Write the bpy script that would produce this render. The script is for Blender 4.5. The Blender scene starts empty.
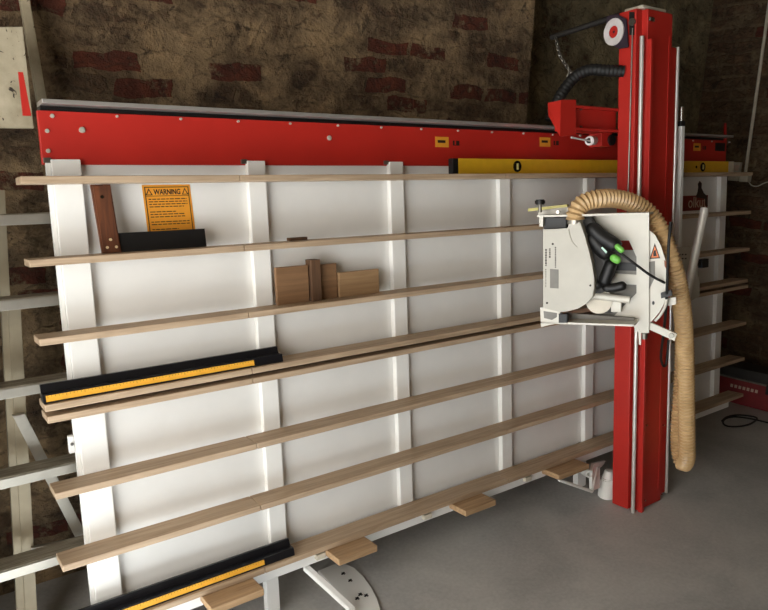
import bpy, bmesh, math, random
from mathutils import Vector, Matrix
random.seed(7)
scene = bpy.context.scene
col = scene.collection
R = math.radians

# ------------------------------------------------------------------ frames
# The panel saw leans back 6 degrees.  Frame "P": u along the machine, v up its face,
# w out of its face towards the room (unit = one stud bay = 0.6 m).
B = 0.6
LEAN = R(6.0)
SA, CA = math.sin(LEAN), math.cos(LEAN)
VF = -2.7915                                   # where the machine's face would meet the floor
Z0 = -VF * CA * B - 0.0
MP = Matrix.Translation((0, 0, Z0)) @ Matrix.Rotation(-LEAN, 4, 'X')
MPI = MP.inverted()
def G(u, v, w): return Vector((u*B, -w*B, v*B))
def PW(u, v, w): return MP @ G(u, v, w)         # panel -> world

# camera solved from the machine's own regular studs and slats
FPX, CX, CY = 682.224, 384.0, 302.0
rv = Vector((0.1293786, 0.6146075, 0.0778525)); ang = rv.length
RC = Matrix.Rotation(ang, 3, rv.normalized())   # panel (u,v,w) -> camera
CAMP = Vector((-0.7785327, -0.2413320, 3.6719675))
def pix(x, y, axis, val):
    """panel coordinates of the point seen at a photo pixel, on the plane axis=val"""
    d = RC.transposed() @ Vector(((x-CX)/FPX, -(y-CY)/FPX, -1))
    i = 'uvw'.index(axis); t = (val-CAMP[i])/d[i]
    return CAMP + t*d
def pg(x, y, axis, val): return G(*pix(x, y, axis, val))
def wpix(x, y, axis, val):
    d = RC.transposed() @ Vector(((x-CX)/FPX, -(y-CY)/FPX, -1))
    a = PW(*CAMP); b = PW(*(CAMP+d)); dd = b-a
    i = 'xyz'.index(axis); return a + dd*((val-a[i])/dd[i])

# ------------------------------------------------------------------ materials
def srgb(r, g, b):
    f = lambda c: ((c/255+0.055)/1.055)**2.4 if c > 10 else c/255/12.92
    return (f(r), f(g), f(b), 1)
def newmat(name):
    m = bpy.data.materials.new(name); m.use_nodes = True
    nt = m.node_tree; return m, nt, nt.nodes['Principled BSDF'], nt.nodes.new('ShaderNodeTexCoord')
def ramp(nt, fac, stops):
    r = nt.nodes.new('ShaderNodeValToRGB'); e = r.color_ramp.elements
    while len(e) < len(stops): e.new(0.5)
    for k, (p, c) in enumerate(stops): e[k].position = p; e[k].color = c
    nt.links.new(fac, r.inputs[0]); return r.outputs[0]
def noise(nt, vec, scale, detail=4, rough=.55, dist=0):
    n = nt.nodes.new('ShaderNodeTexNoise'); n.inputs['Scale'].default_value = scale
    n.inputs['Detail'].default_value = detail; n.inputs['Roughness'].default_value = rough
    n.inputs['Distortion'].default_value = dist
    if vec is not None: nt.links.new(vec, n.inputs['Vector'])
    return n.outputs['Fac']
def mapping(nt, vec, scale=(1, 1, 1), rot=(0, 0, 0), loc=(0, 0, 0)):
    n = nt.nodes.new('ShaderNodeMapping'); n.inputs['Scale'].default_value = scale
    n.inputs['Rotation'].default_value = rot; n.inputs['Location'].default_value = loc
    nt.links.new(vec, n.inputs['Vector']); return n.outputs[0]
def mix(nt, fac, a, b, mode='MIX'):
    n = nt.nodes.new('ShaderNodeMix'); n.data_type = 'RGBA'; n.blend_type = mode
    for s, v in ((n.inputs[0], fac), (n.inputs[6], a), (n.inputs[7], b)):
        if hasattr(v, 'is_linked'): nt.links.new(v, s)
        else: s.default_value = v
    return n.outputs[2]
def math_(nt, op, a, b=0.0):
    n = nt.nodes.new('ShaderNodeMath'); n.operation = op
    for s, v in ((n.inputs[0], a), (n.inputs[1], b)):
        if hasattr(v, 'is_linked'): nt.links.new(v, s)
        else: s.default_value = v
    return n.outputs[0]
def bump(nt, h, bs, strength=.3, dist=.01):
    n = nt.nodes.new('ShaderNodeBump'); n.inputs['Strength'].default_value = strength
    n.inputs['Distance'].default_value = dist
    nt.links.new(h, n.inputs['Height']); nt.links.new(n.outputs[0], bs.inputs['Normal'])
def simple(name, rgb, rough=.5, metal=0, var=.12, scale=25, coat=0):
    m, nt, b, tc = newmat(name)
    c = srgb(*rgb); f = noise(nt, tc.outputs['Object'], scale)
    lo = tuple(x*(1-var) for x in c[:3])+(1,); hi = tuple(min(1, x*(1+var)) for x in c[:3])+(1,)
    nt.links.new(ramp(nt, f, [(.3, lo), (.7, hi)]), b.inputs['Base Color'])
    b.inputs['Roughness'].default_value = rough; b.inputs['Metallic'].default_value = metal
    if coat: b.inputs['Coat Weight'].default_value = coat
    return m
def wood(name, dark, light, scale=1.0, axis='X', rough=.6):
    m, nt, b, tc = newmat(name)
    s = {'X': (2, 40, 40), 'Z': (40, 40, 2)}[axis]
    v = mapping(nt, tc.outputs['Object'], tuple(k*scale for k in s))
    f = noise(nt, v, 1.6, 5, .6, .8)
    g = noise(nt, mapping(nt, tc.outputs['Object'], (1.5, 9, 9)), 2.0, 2)
    c = ramp(nt, f, [(.28, srgb(*dark)), (.68, srgb(*light))])
    k = ramp(nt, g, [(.62, (0, 0, 0, 1)), (.75, (1, 1, 1, 1))])
    dk = tuple(x*.72 for x in srgb(*dark)[:3])+(1,)
    n = nt.nodes.new('ShaderNodeRGBToBW'); nt.links.new(k, n.inputs[0])
    nt.links.new(mix(nt, math_(nt, 'MULTIPLY', n.outputs[0], .55), c, dk), b.inputs['Base Color'])
    b.inputs['Roughness'].default_value = rough
    bump(nt, f, b, .12, .002)
    return m
M = {}
M['white'] = simple('white_paint', (231, 230, 226), .45, 0, .03, 6)
M['stud'] = simple('white_gloss_paint', (237, 236, 231), .35, 0, .03, 6)
M['headwhite'] = simple('white_powder_coat', (214, 209, 196), .4, 0, .04, 12)
M['rodsteel'] = simple('ground_rod', (220, 217, 210), .35, .6, .04)
M['oldalu'] = simple('weathered_aluminium', (158, 146, 122), .5, .25, .15, 9)
M['brightalu'] = simple('bright_aluminium', (216, 213, 205), .35, .45, .05)
M['boltzinc'] = simple('zinc_bolt', (196, 190, 176), .4, .3, .05)
M['guard'] = simple('pale_grey_coat', (186, 181, 168), .4, 0, .04, 12)
M['grey'] = simple('grey_plastic', (120, 116, 108), .5)
M['red'] = simple('red_paint', (180, 36, 26), .5, 0, .08, 5, .05)
M['black'] = simple('black_plastic', (17, 16, 16), .5, 0, .2)
M['blackgloss'] = simple('black_anodised', (20, 20, 24), .35, 0, .2)
M['rubber'] = simple('black_rubber', (22, 21, 20), .6, 0, .2)
M['slat'] = wood('birch_slat', (146, 122, 96), (186, 162, 134))
M['block'] = wood('softwood_block', (140, 110, 78), (182, 150, 112))
M['mdf'] = wood('offcut_pale', (136, 106, 74), (162, 130, 94))
M['mdf2'] = wood('offcut_tan', (112, 82, 56), (138, 104, 72))
M['walnut'] = wood('offcut_dark', (74, 52, 35), (100, 72, 50), axis='Z')
M['handle'] = wood('rosewood', (62, 34, 20), (112, 64, 38), axis='Z', rough=.5)
M['chrome'] = simple('polished_steel', (205, 203, 198), .22, 1, .05)
M['alu'] = simple('aluminium', (178, 172, 160), .42, .85, .1, 14)
M['steel'] = simple('dull_steel', (130, 126, 118), .4, .9, .15)
M['silver'] = simple('silver_rail', (176, 172, 166), .4, .6, .06)
M['brass'] = simple('brass', (235, 212, 170), .35, .3)
M['yellow'] = simple('yellow_enamel', (224, 176, 40), .35, 0, .05)
M['scale'] = simple('yellow_scale', (240, 176, 60), .45, 0, .05)
M['orange'] = simple('orange_label', (226, 152, 46), .5, 0, .05)
M['ink'] = simple('black_ink', (40, 26, 16), .6)
M['green'] = simple('green_plastic', (120, 196, 84), .4)
M['mint'] = simple('pale_mint_label', (186, 226, 206), .4)
M['tri'] = simple('orange_triangle', (226, 120, 60), .5)
M['signred'] = simple('sign_red', (120, 30, 22), .5)
M['signtext'] = simple('sign_cream', (205, 180, 160), .5)
M['darkfig'] = simple('sign_dark', (44, 26, 20), .5)
M['dialring'] = simple('dial_white', (208, 200, 196), .45)
M['dialplate'] = simple('dial_plate', (52, 40, 50), .45)
M['olive'] = simple('olive_strip', (186, 176, 100), .5)
M['conduit'] = simple('conduit_white', (196, 188, 170), .5)
M['caseblack'] = simple('case_dark', (36, 32, 28), .6)
M['casered'] = simple('case_red', (130, 30, 34), .5)
M['vial'] = simple('vial_dark', (30, 26, 18), .2)
M['belt'] = simple('belt_brown', (140, 84, 50), .6)

def hose_mat():
    m, nt, b, tc = newmat('beige_hose')
    f = noise(nt, tc.outputs['Object'], 14, 3)
    nt.links.new(ramp(nt, f, [(.3, srgb(188, 154, 108)), (.7, srgb(214, 182, 134))]), b.inputs['Base Color'])
    b.inputs['Roughness'].default_value = .35; b.inputs['Subsurface Weight'].default_value = .0
    return m
M['hose'] = hose_mat()
def board_mat():
    m, nt, b, tc = newmat('paint_spattered_board')
    f = noise(nt, tc.outputs['Object'], 9, 6, .6)
    c = ramp(nt, f, [(.3, srgb(156, 144, 118)), (.65, srgb(194, 182, 156))])
    s = noise(nt, mapping(nt, tc.outputs['Object'], (1.4, 1, .8)), 34, 3, .55, 1.2)
    k = nt.nodes.new('ShaderNodeRGBToBW'); nt.links.new(ramp(nt, s, [(.66, (0, 0, 0, 1)), (.70, (1, 1, 1, 1))]), k.inputs[0])
    nt.links.new(mix(nt, k.outputs[0], c, srgb(50, 40, 30)), b.inputs['Base Color'])
    b.inputs['Roughness'].default_value = .7
    return m
M['board'] = board_mat()
def tread_mat():
    m, nt, b, tc = newmat('ribbed_aluminium')
    w = nt.nodes.new('ShaderNodeTexWave'); w.bands_direction = 'Y'; w.inputs['Scale'].default_value = 28
    nt.links.new(tc.outputs['Object'], w.inputs['Vector'])
    f = noise(nt, mapping(nt, tc.outputs['Object'], (2, 12, 12)), 6, 5)
    c = ramp(nt, f, [(.3, srgb(122, 114, 98)), (.7, srgb(176, 167, 149))])
    nt.links.new(c, b.inputs['Base Color']); b.inputs['Metallic'].default_value = .25
    b.inputs['Roughness'].default_value = .45; bump(nt, w.outputs['Fac'], b, .5, .003)
    return m
M['tread'] = tread_mat()

def brick_mat(name, plane, red_amount, base_lo, base_hi, plaster, seed=0, show0=-.12):
    m, nt, b, tc = newmat(name)
    sep = nt.nodes.new('ShaderNodeSeparateXYZ'); nt.links.new(tc.outputs['Object'], sep.inputs[0])
    cmb = nt.nodes.new('ShaderNodeCombineXYZ')
    nt.links.new(sep.outputs[plane], cmb.inputs[0]); nt.links.new(sep.outputs[2], cmb.inputs[1])
    base = mapping(nt, cmb.outputs[0], loc=(seed, seed*.37, 0))
    nd = nt.nodes.new('ShaderNodeTexNoise'); nd.inputs['Scale'].default_value = 7; nd.inputs['Detail'].default_value = 4
    nt.links.new(base, nd.inputs['Vector'])
    vm = nt.nodes.new('ShaderNodeVectorMath'); vm.operation = 'MULTIPLY_ADD'
    nt.links.new(nd.outputs['Color'], vm.inputs[0]); vm.inputs[1].default_value = (.09, .06, 0); nt.links.new(base, vm.inputs[2])
    br = nt.nodes.new('ShaderNodeTexBrick'); nt.links.new(vm.outputs[0], br.inputs['Vector'])
    br.inputs['Color1'].default_value = (0, 0, 0, 1); br.inputs['Color2'].default_value = (1, 1, 1, 1)
    br.inputs['Mortar'].default_value = (0, 0, 0, 1)
    br.inputs['Scale'].default_value = 1; br.inputs['Brick Width'].default_value = .25
    br.inputs['Row Height'].default_value = .085; br.inputs['Mortar Size'].default_value = .012
    br.inputs['Mortar Smooth'].default_value = .25; br.inputs['Bias'].default_value = 0
    bw = nt.nodes.new('ShaderNodeRGBToBW'); nt.links.new(br.outputs['Color'], bw.inputs[0])
    n1 = noise(nt, base, 3.2, 6, .62); n2 = noise(nt, base, 22, 6, .7); n3 = noise(nt, base, 1.1, 3)
    soil = ramp(nt, n2, [(.25, srgb(*base_lo)), (.75, srgb(*base_hi))])
    pl = ramp(nt, n2, [(.3, srgb(*plaster)), (.8, tuple(min(1, x*1.5) for x in srgb(*plaster)[:3])+(1,))])
    pm = nt.nodes.new('ShaderNodeRGBToBW'); nt.links.new(ramp(nt, n1, [(.44, (0, 0, 0, 1)), (.6, (1, 1, 1, 1))]), pm.inputs[0])
    ground = mix(nt, pm.outputs[0], soil, pl)
    redc = ramp(nt, n2, [(.25, srgb(80, 40, 28)), (.8, srgb(128, 68, 47))])
    brown = ramp(nt, n2, [(.25, srgb(84, 62, 44)), (.8, srgb(128, 100, 74))])
    isred = math_(nt, 'GREATER_THAN', bw.outputs[0], 1-red_amount)
    bc = mix(nt, isred, brown, redc)
    # bricks showing through the smeared mortar, worn at their rims
    wear = math_(nt, 'ADD', math_(nt, 'MULTIPLY', math_(nt, 'SUBTRACT', n1, .5), -2.2), math_(nt, 'MULTIPLY', isred, .42))
    wear = math_(nt, 'ADD', wear, math_(nt, 'MULTIPLY', math_(nt, 'SUBTRACT', n2, .5), 2.2))
    show = nt.nodes.new('ShaderNodeClamp'); nt.links.new(math_(nt, 'MULTIPLY', math_(nt, 'ADD', wear, show0), 3), show.inputs[0])
    inb = math_(nt, 'SUBTRACT', 1.0, br.outputs['Fac'])
    fac = math_(nt, 'MULTIPLY', show.outputs[0], inb)
    c = mix(nt, fac, ground, bc)
    blot = noise(nt, base, 6.5, 8, .72, .6)
    c = mix(nt, .8, c, ramp(nt, blot, [(.28, (.35, .33, .30, 1)), (.5, (.85, .84, .82, 1)), (.68, (1.4, 1.34, 1.22, 1))]), 'MULTIPLY')
    pits = nt.nodes.new('ShaderNodeRGBToBW'); nt.links.new(ramp(nt, noise(nt, base, 13, 7, .75, .8), [(.36, (1, 1, 1, 1)), (.43, (0, 0, 0, 1))]), pits.inputs[0])
    c = mix(nt, math_(nt, 'MULTIPLY', pits.outputs[0], .7), c, srgb(44, 34, 25))
    vo = nt.nodes.new('ShaderNodeTexVoronoi'); vo.feature = 'DISTANCE_TO_EDGE'; vo.inputs['Scale'].default_value = 1
    nt.links.new(mapping(nt, vm.outputs[0], (6.5, 13, 1)), vo.inputs['Vector'])
    ck = nt.nodes.new('ShaderNodeRGBToBW'); nt.links.new(ramp(nt, math_(nt, 'ADD', vo.outputs['Distance'], math_(nt, 'MULTIPLY', n2, .10)), [(.06, (1, 1, 1, 1)), (.13, (0, 0, 0, 1))]), ck.inputs[0])
    ckm = math_(nt, 'MULTIPLY', ck.outputs[0], math_(nt, 'MULTIPLY', math_(nt, 'GREATER_THAN', n2, .5), .45))
    c = mix(nt, ckm, c, srgb(52, 40, 29))
    nt.links.new(c, b.inputs['Base Color']); b.inputs['Roughness'].default_value = .95
    h = math_(nt, 'ADD', math_(nt, 'MULTIPLY', fac, .35), math_(nt, 'ADD', math_(nt, 'MULTIPLY', n2, .8), math_(nt, 'MULTIPLY', blot, 1.3)))
    h = math_(nt, 'SUBTRACT', h, math_(nt, 'MULTIPLY', ckm, .3))
    bump(nt, h, b, 1.0, .035)
    return m
M['brick'] = brick_mat('old_brick', 0, .24, (66, 51, 36), (148, 122, 92), (156, 132, 100), 3.1, -.02)
M['plaster'] = brick_mat('rough_plaster', 0, .02, (112, 100, 76), (150, 136, 104), (150, 138, 108), 8.4)
M['brickright'] = brick_mat('dark_brick', 1, .12, (84, 68, 50), (120, 98, 74), (116, 98, 74), 5.2, .25)
def floor_mat():
    m, nt, b, tc = newmat('concrete')
    n1 = noise(nt, tc.outputs['Object'], 2.2, 7, .6, .4); n2 = noise(nt, tc.outputs['Object'], 60, 4, .6)
    c = ramp(nt, n1, [(.3, srgb(156, 154, 150)), (.5, srgb(176, 174, 170)), (.72, srgb(196, 194, 188))])
    c2 = mix(nt, .18, c, ramp(nt, n2, [(.3, (.2, .2, .2, 1)), (.7, (.6, .6, .59, 1))]))
    nt.links.new(c2, b.inputs['Base Color']); b.inputs['Roughness'].default_value = .62
    bump(nt, n2, b, .12, .004)
    return m
M['floor'] = floor_mat()
M['ceiling'] = simple('ceiling_boards', (120, 108, 90), .9)

# ------------------------------------------------------------------ mesh helpers
def finish(name, bm, mat, parent=None, mat_local=None, smooth=False):
    bmesh.ops.recalc_face_normals(bm, faces=bm.faces)
    me = bpy.data.meshes.new(name); bm.to_mesh(me); bm.free()
    me.materials.append(mat)
    if smooth:
        for p in me.polygons: p.use_smooth = True
        me.set_sharp_from_angle(angle=R(38))
    o = bpy.data.objects.new(name, me); col.objects.link(o)
    if parent: o.parent = parent
    return o
class Thing:
    """one Empty at the thing's base; parts are given in panel metres ('P') or world metres ('W')"""
    def __init__(s, name, label, cat, base, frame='P', group=None):
        s.base = Vector(base)
        e = bpy.data.objects.new(name, None); col.objects.link(e)
        e.empty_display_size = .05
        e.matrix_world = (MP if frame == 'P' else Matrix()) @ Matrix.Translation(s.base)
        e['label'] = label; e['category'] = cat
        if group: e['group'] = group
        s.e = e
    def part(s, name, bm, mat, parent=None, smooth=False, label=None, at=None):
        bmesh.ops.translate(bm, verts=bm.verts, vec=-s.base)
        o = finish(name, bm, M[mat], parent or s.e, smooth=smooth)
        if label: o['label'] = label
        return o
def solo(name, label, cat, bm, mat, base, frame='P', group=None, smooth=False):
    base = Vector(base); bmesh.ops.translate(bm, verts=bm.verts, vec=-base)
    o = finish(name, bm, M[mat], smooth=smooth)
    o.matrix_world = (MP if frame == 'P' else Matrix()) @ Matrix.Translation(base)
    o['label'] = label; o['category'] = cat
    if group: o['group'] = group
    return o
def new(): return bmesh.new()
def box(bm, lo, hi, bev=0.0):
    lo, hi = Vector(lo), Vector(hi)
    l = Vector([min(a, b) for a, b in zip(lo, hi)]); h = Vector([max(a, b) for a, b in zip(lo, hi)])
    vs = [bm.verts.new((x, y, z)) for x in (l.x, h.x) for y in (l.y, h.y) for z in (l.z, h.z)]
    fs = [bm.faces.new([vs[i] for i in q]) for q in ((0, 1, 3, 2), (4, 6, 7, 5), (0, 4, 5, 1), (2, 3, 7, 6), (0, 2, 6, 4), (1, 5, 7, 3))]
    if bev:
        es = set(e for f in fs for e in f.edges)
        bmesh.ops.bevel(bm, geom=list(es), offset=bev, segments=2, affect='EDGES', profile=.6)
    return bm
def ub(bm, u0, u1, v0, v1, w0, w1, bev=0.002): return box(bm, G(u0, v0, w0), G(u1, v1, w1), bev)
def prism(bm, pts, vec, bev=0):
    vec = Vector(vec)
    a = [bm.verts.new(Vector(p)) for p in pts]; b = [bm.verts.new(Vector(p)+vec) for p in pts]
    n = len(a); fs = [bm.faces.new(a), bm.faces.new(b[::-1])]
    for i in range(n): fs.append(bm.faces.new([a[i], b[i], b[(i+1) % n], a[(i+1) % n]]))
    if bev:
        es = set(e for f in fs[:2] for e in f.edges)
        bmesh.ops.bevel(bm, geom=list(es), offset=bev, segments=2, affect='EDGES')
    return bm
def frame_at(d):
    d = d.normalized(); up = Vector((0, 0, 1)) if abs(d.z) < .9 else Vector((1, 0, 0))
    a = d.cross(up).normalized(); return a, d.cross(a).normalized()
def cyl(bm, p0, p1, r, n=20, r2=None, bev=0):
    p0, p1 = Vector(p0), Vector(p1); a, b = frame_at(p1-p0); r2 = r if r2 is None else r2
    A = [bm.verts.new(p0+(a*math.cos(t)+b*math.sin(t))*r) for t in [2*math.pi*i/n for i in range(n)]]
    C = [bm.verts.new(p1+(a*math.cos(t)+b*math.sin(t))*r2) for t in [2*math.pi*i/n for i in range(n)]]
    f0 = bm.faces.new(A[::-1]); f1 = bm.faces.new(C)
    for i in range(n): bm.faces.new([A[i], A[(i+1) % n], C[(i+1) % n], C[i]])
    if bev:
        bmesh.ops.bevel(bm, geom=list(set(list(f0.edges)+list(f1.edges))), offset=bev, segments=2, affect='EDGES')
    return bm
def pipe(bm, p0, p1, r, ri, n=24):
    p0, p1 = Vector(p0), Vector(p1); a, b = frame_at(p1-p0)
    rg = lambda p, q: [bm.verts.new(p+(a*math.cos(2*math.pi*i/n)+b*math.sin(2*math.pi*i/n))*q) for i in range(n)]
    r1, r2, r3, r4 = rg(p0, r), rg(p1, r), rg(p1, ri), rg(p0, ri)
    for P_, Q in ((r1, r2), (r2, r3), (r3, r4), (r4, r1)):
        for i in range(n): bm.faces.new([P_[i], P_[(i+1) % n], Q[(i+1) % n], Q[i]])
    return bm
def spline(pts, n=12):
    pts = [Vector(p) for p in pts]; out = []
    for i in range(len(pts)-1):
        p0 = pts[max(i-1, 0)]; p1 = pts[i]; p2 = pts[i+1]; p3 = pts[min(i+2, len(pts)-1)]
        for k in range(n):
            t = k/n
            out.append(.5*((2*p1)+(p2-p0)*t+(2*p0-5*p1+4*p2-p3)*t*t+(3*p1-p0-3*p2+p3)*t**3))
    out.append(pts[-1]); return out
def resample(pts, step):
    out = [pts[0]]; acc = 0
    for a, b in zip(pts, pts[1:]):
        L = (b-a).length
        while acc+step-0 <= L+1e-9 and L > 0:
            acc += step; out.append(a.lerp(b, acc/L))
            if acc > L: break
        acc -= L
    return out
def tube(bm, pts, rad, n=12, cap=True):
    pts = [Vector(p) for p in pts]; rf = rad if callable(rad) else (lambda i: rad)
    rings = []; a = None
    for i, p in enumerate(pts):
        d = (pts[min(i+1, len(pts)-1)]-pts[max(i-1, 0)]).normalized()
        if a is None: a, b = frame_at(d)
        else:
            a = (a-d*a.dot(d)).normalized(); b = d.cross(a)
        r = rf(i)
        rings.append([bm.verts.new(p+(a*math.cos(2*math.pi*k/n)+b*math.sin(2*math.pi*k/n))*r) for k in range(n)])
    for A, C in zip(rings, rings[1:]):
        for k in range(n): bm.faces.new([A[k], A[(k+1) % n], C[(k+1) % n], C[k]])
    if cap: bm.faces.new(rings[0][::-1]); bm.faces.new(rings[-1])
    return bm
def rod(bm, pts, r, n=12):                      # tube with rounded ends
    pts = resample(spline(pts, 16), r*.35) if len(pts) > 2 else [Vector(pts[0]).lerp(Vector(pts[1]), i/24) for i in range(25)]
    L = [0]
    for a, b in zip(pts, pts[1:]): L.append(L[-1]+(b-a).length)
    T = L[-1]
    def rf(i):
        e = min(L[i], T-L[i])
        return r if e >= r else max(.12*r, math.sqrt(max(0, r*r-(r-e)**2)))
    return tube(bm, pts, rf, n)
def text(bm, s, origin, right, up, size, depth=.0006, center=True, xs=1.0, bold=0.0):
    cu = bpy.data.curves.new('lettering', 'FONT'); cu.body = s; cu.size = 1; cu.extrude = 0; cu.offset = bold
    if center: cu.align_x = 'CENTER'
    ob = bpy.data.objects.new('lettering', cu); col.objects.link(ob)
    bpy.context.view_layer.update()
    me = bpy.data.meshes.new_from_object(ob.evaluated_get(bpy.context.evaluated_depsgraph_get()))
    right, up = Vector(right).normalized(), Vector(up).normalized(); nrm = right.cross(up)
    t = bmesh.new(); t.from_mesh(me)
    ex = bmesh.ops.extrude_face_region(t, geom=t.faces[:])
    bmesh.ops.translate(t, verts=[g for g in ex['geom'] if isinstance(g, bmesh.types.BMVert)], vec=(0, 0, depth/size))
    for v in t.verts: v.co = Vector(origin)+right*v.co.x*size*xs+up*v.co.y*size+nrm*v.co.z*size
    tmp = bpy.data.meshes.new('tmp'); t.to_mesh(tmp); t.free(); bm.from_mesh(tmp)
    bpy.data.meshes.remove(tmp); bpy.data.meshes.remove(me); bpy.data.objects.remove(ob); bpy.data.curves.remove(cu)
    return bm

# ------------------------------------------------------------------ the room
YB = 0.52                                        # brick wall behind the machine
cor = wpix(526.5, 120, 'y', YB)                  # its outer corner
YR = YB+0.34                                     # set-back plastered wall
XR = wpix(706, 60, 'y', YR).x                    # right-hand wall
XL, YF, H = -1.75, -5.2, 3.3
def structure(name, bm, mat):
    o = finish(name, bm, M[mat]); o['kind'] = 'structure'; return o
structure('floor', box(new(), (XL-1.5, YF-.2, -.12), (XR+.2, YR+.2, 0)), 'floor')
structure('wall_back', box(new(), (XL-.2, YB, 0), (cor.x, YB+.6, H)), 'brick')
structure('wall_alcove', box(new(), (cor.x, YR, 0), (XR+.2, YR+.25, H)), 'plaster')
structure('wall_right', box(new(), (XR, YF, 0), (XR+.25, YR, H)), 'brickright')
structure('wall_front', box(new(), (XL-.2, YF-.25, 0), (XR+.25, YF, H)), 'brick')
bm = new()
DY0, DY1, DZ = -3.0, -0.5, 2.45                   # the open workshop doorway
box(bm, (XL-.25, YF, 0), (XL, DY0, H)); box(bm, (XL-.25, DY1, 0), (XL, YB, H)); box(bm, (XL-.25, DY0, DZ), (XL, DY1, H))
box(bm, (XL, -.34, 0), (-.72, YB, 1.75))     # unseen low block, added to shade the back wall behind the ladder
structure('wall_left', bm, 'brick')
structure('ceiling', box(new(), (XL-.25, YF-.25, H), (XR+.25, YR+.6, H+.15)), 'ceiling')

# ------------------------------------------------------------------ panel saw frame
U0, U1 = -.295, 6.25
saw = Thing('panel_saw', 'large white vertical panel saw frame with red top beam and long wooden slats', 'panel saw', G(3, VF+.005, 0))
WS = .165; TH = .034
saw.part('backing_panel', ub(new(), -.15, 6.08, -2.44, .03, -.065, -.043), 'white')
for k in range(7):
    u = k if k < 6 else 6.075
    w_ = .135 if k == 0 else .11
    bm = new()
    ub(bm, u-w_, u, -2.47, .022, -.0425, 0, .003)
    if k == 0: ub(bm, u-w_-.022, u-w_-.0005, -2.44, .018, -.0425, -.015, .002)   # narrow left flange
    st = saw.part('stud', bm, 'stud')
    bm = new(); ub(bm, u-w_-.03, u-w_+.005, .005, .03, -.03, -.012, .001)
    saw.part('clip', bm, 'steel', st)
# red top beam
bm = new()
ub(bm, -.17, 6.09, -.002, .255, -.055, -.03, .003)
beam = saw.part('top_beam', bm, 'red')
bm = new(); ub(bm, -.15, 6.09, .2555, .2803, -.14, -.06, .002); saw.part('rail_shade_strip', bm, 'black')  # black strip standing in for the shade under the guide rail
bm = new(); ub(bm, -.152, 6.11, .2805, .302, -.12, .03, .002); saw.part('guide_rail', bm, 'silver')
for (a, b) in ((-.228, -.192), (6.095, 6.135)):
    bm = new(); prism(bm, [G(a, .23, -.05), G(a, .43, -.05), G(a+.02, .43, -.05), G(b, .23, -.05)], G(0, 0, -.015)); saw.part('end_stop', bm, 'red')
def bolt(x, y, r, parent=beam, w=-.03):
    p = pix(x, y, 'w', w); bm = new(); cyl(bm, G(p.x, p.y, w-.005), G(p.x, p.y, w+.012), r, 12, bev=r*.3)
    saw.part('bolt', bm, 'boltzinc', parent, True)
for x, y in ((82, 130), (329, 138)): bolt(x, y, .009)
for x, y in ((47, 131), (48, 151), (52, 116)): bolt(x, y, .006)
for k in range(19):
    u = .2+.33*k
    bm = new(); cyl(bm, G(u, .241, -.035), G(u, .241, -.018), .0042, 10, bev=.001); saw.part('bolt', bm, 'boltzinc', beam, True)
for x, y in ((442, 142), (545, 142), (697, 147)):
    p = pix(x, y, 'w', -.029); bm = new(); ub(bm, p.x-.06, p.x+.06, p.y-.035, p.y+.035, -.03, -.0275, 0)
    s = saw.part('sticker', bm, 'orange', beam, label='orange sticker')
    bm = new(); ub(bm, p.x-.04, p.x+.03, p.y-.006, p.y+.012, -.0275, -.0268, 0)
    saw.part('sticker_print', bm, 'ink', beam); bm = new()
    ub(bm, p.x+.10, p.x+.16, p.y-.022, p.y-.018, -.03, -.0285, 0); ub(bm, p.x+.10, p.x+.115, p.y-.02, p.y+.012, -.0300, -.0285, 0); ub(bm, p.x+.13, p.x+.16, p.y-.02, p.y+.012, -.0300, -.0285, 0)
    saw.part('number_mark', bm, 'ink', beam)
p = pix(720, 147, 'w', -.029); bm = new(); ub(bm, p.x-.09, p.x+.09, p.y-.04, p.y+.04, -.03, -.027, 0); saw.part('data_plate', bm, 'black', beam, label='small black data plate')
# slats, each level three boards end to end
TOPS = {}
for nm, vb in (('s1', -.100), ('s2', -.481), ('s3', -.854), ('s4', -1.173), ('s4b', -1.232), ('s5', -1.616), ('s6', -1.990), ('s7', -2.381)):
    TOPS[nm] = vb+TH
    d = random.uniform(-.006, .006)
    for a, b in ((U0+d, .764), (.768, 2.782), (2.786, 4.80), (4.804, U1+d)):
        bm = new(); ub(bm, a, b, vb, vb+TH, .001, WS, .0025)
        saw.part('slat', bm, 'slat')
bm = new(); ub(bm, -.2, 6.1, -1.2, -1.173, .001, .07, 0); saw.part('slat_spacer', bm, 'black')
bm = new(); ub(bm, -.13, 6.05, -2.462, -2.383, .02, .118, .003); saw.part('bottom_beam', bm, 'white')
for a, b in ((.38, .69), (1.19, 1.475), (2.225, 2.515), (3.2, 3.56)):
    bm = new(); ub(bm, a, b, -2.425, -2.383, .125, .305, .003); saw.part('support_block', bm, 'block')
for u in (1.12, 1.98, 2.99):
    bm = new(); ub(bm, u, u+.07, -2.435, -2.40, .118, .15, .004); saw.part('bracket', bm, 'conduit')
p = pix(74.5, 443, 'w', -.02); bm = new(); ub(bm, -.185, -.158, p.y-.05, p.y+.04, -.045, -.015, .002); lk = saw.part('latch', bm, 'white')
bm = new(); cyl(bm, G(-.171, p.y, -.02), G(-.171, p.y, -.007), .005, 12); saw.part('bolt', bm, 'chrome', lk, True)
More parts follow.
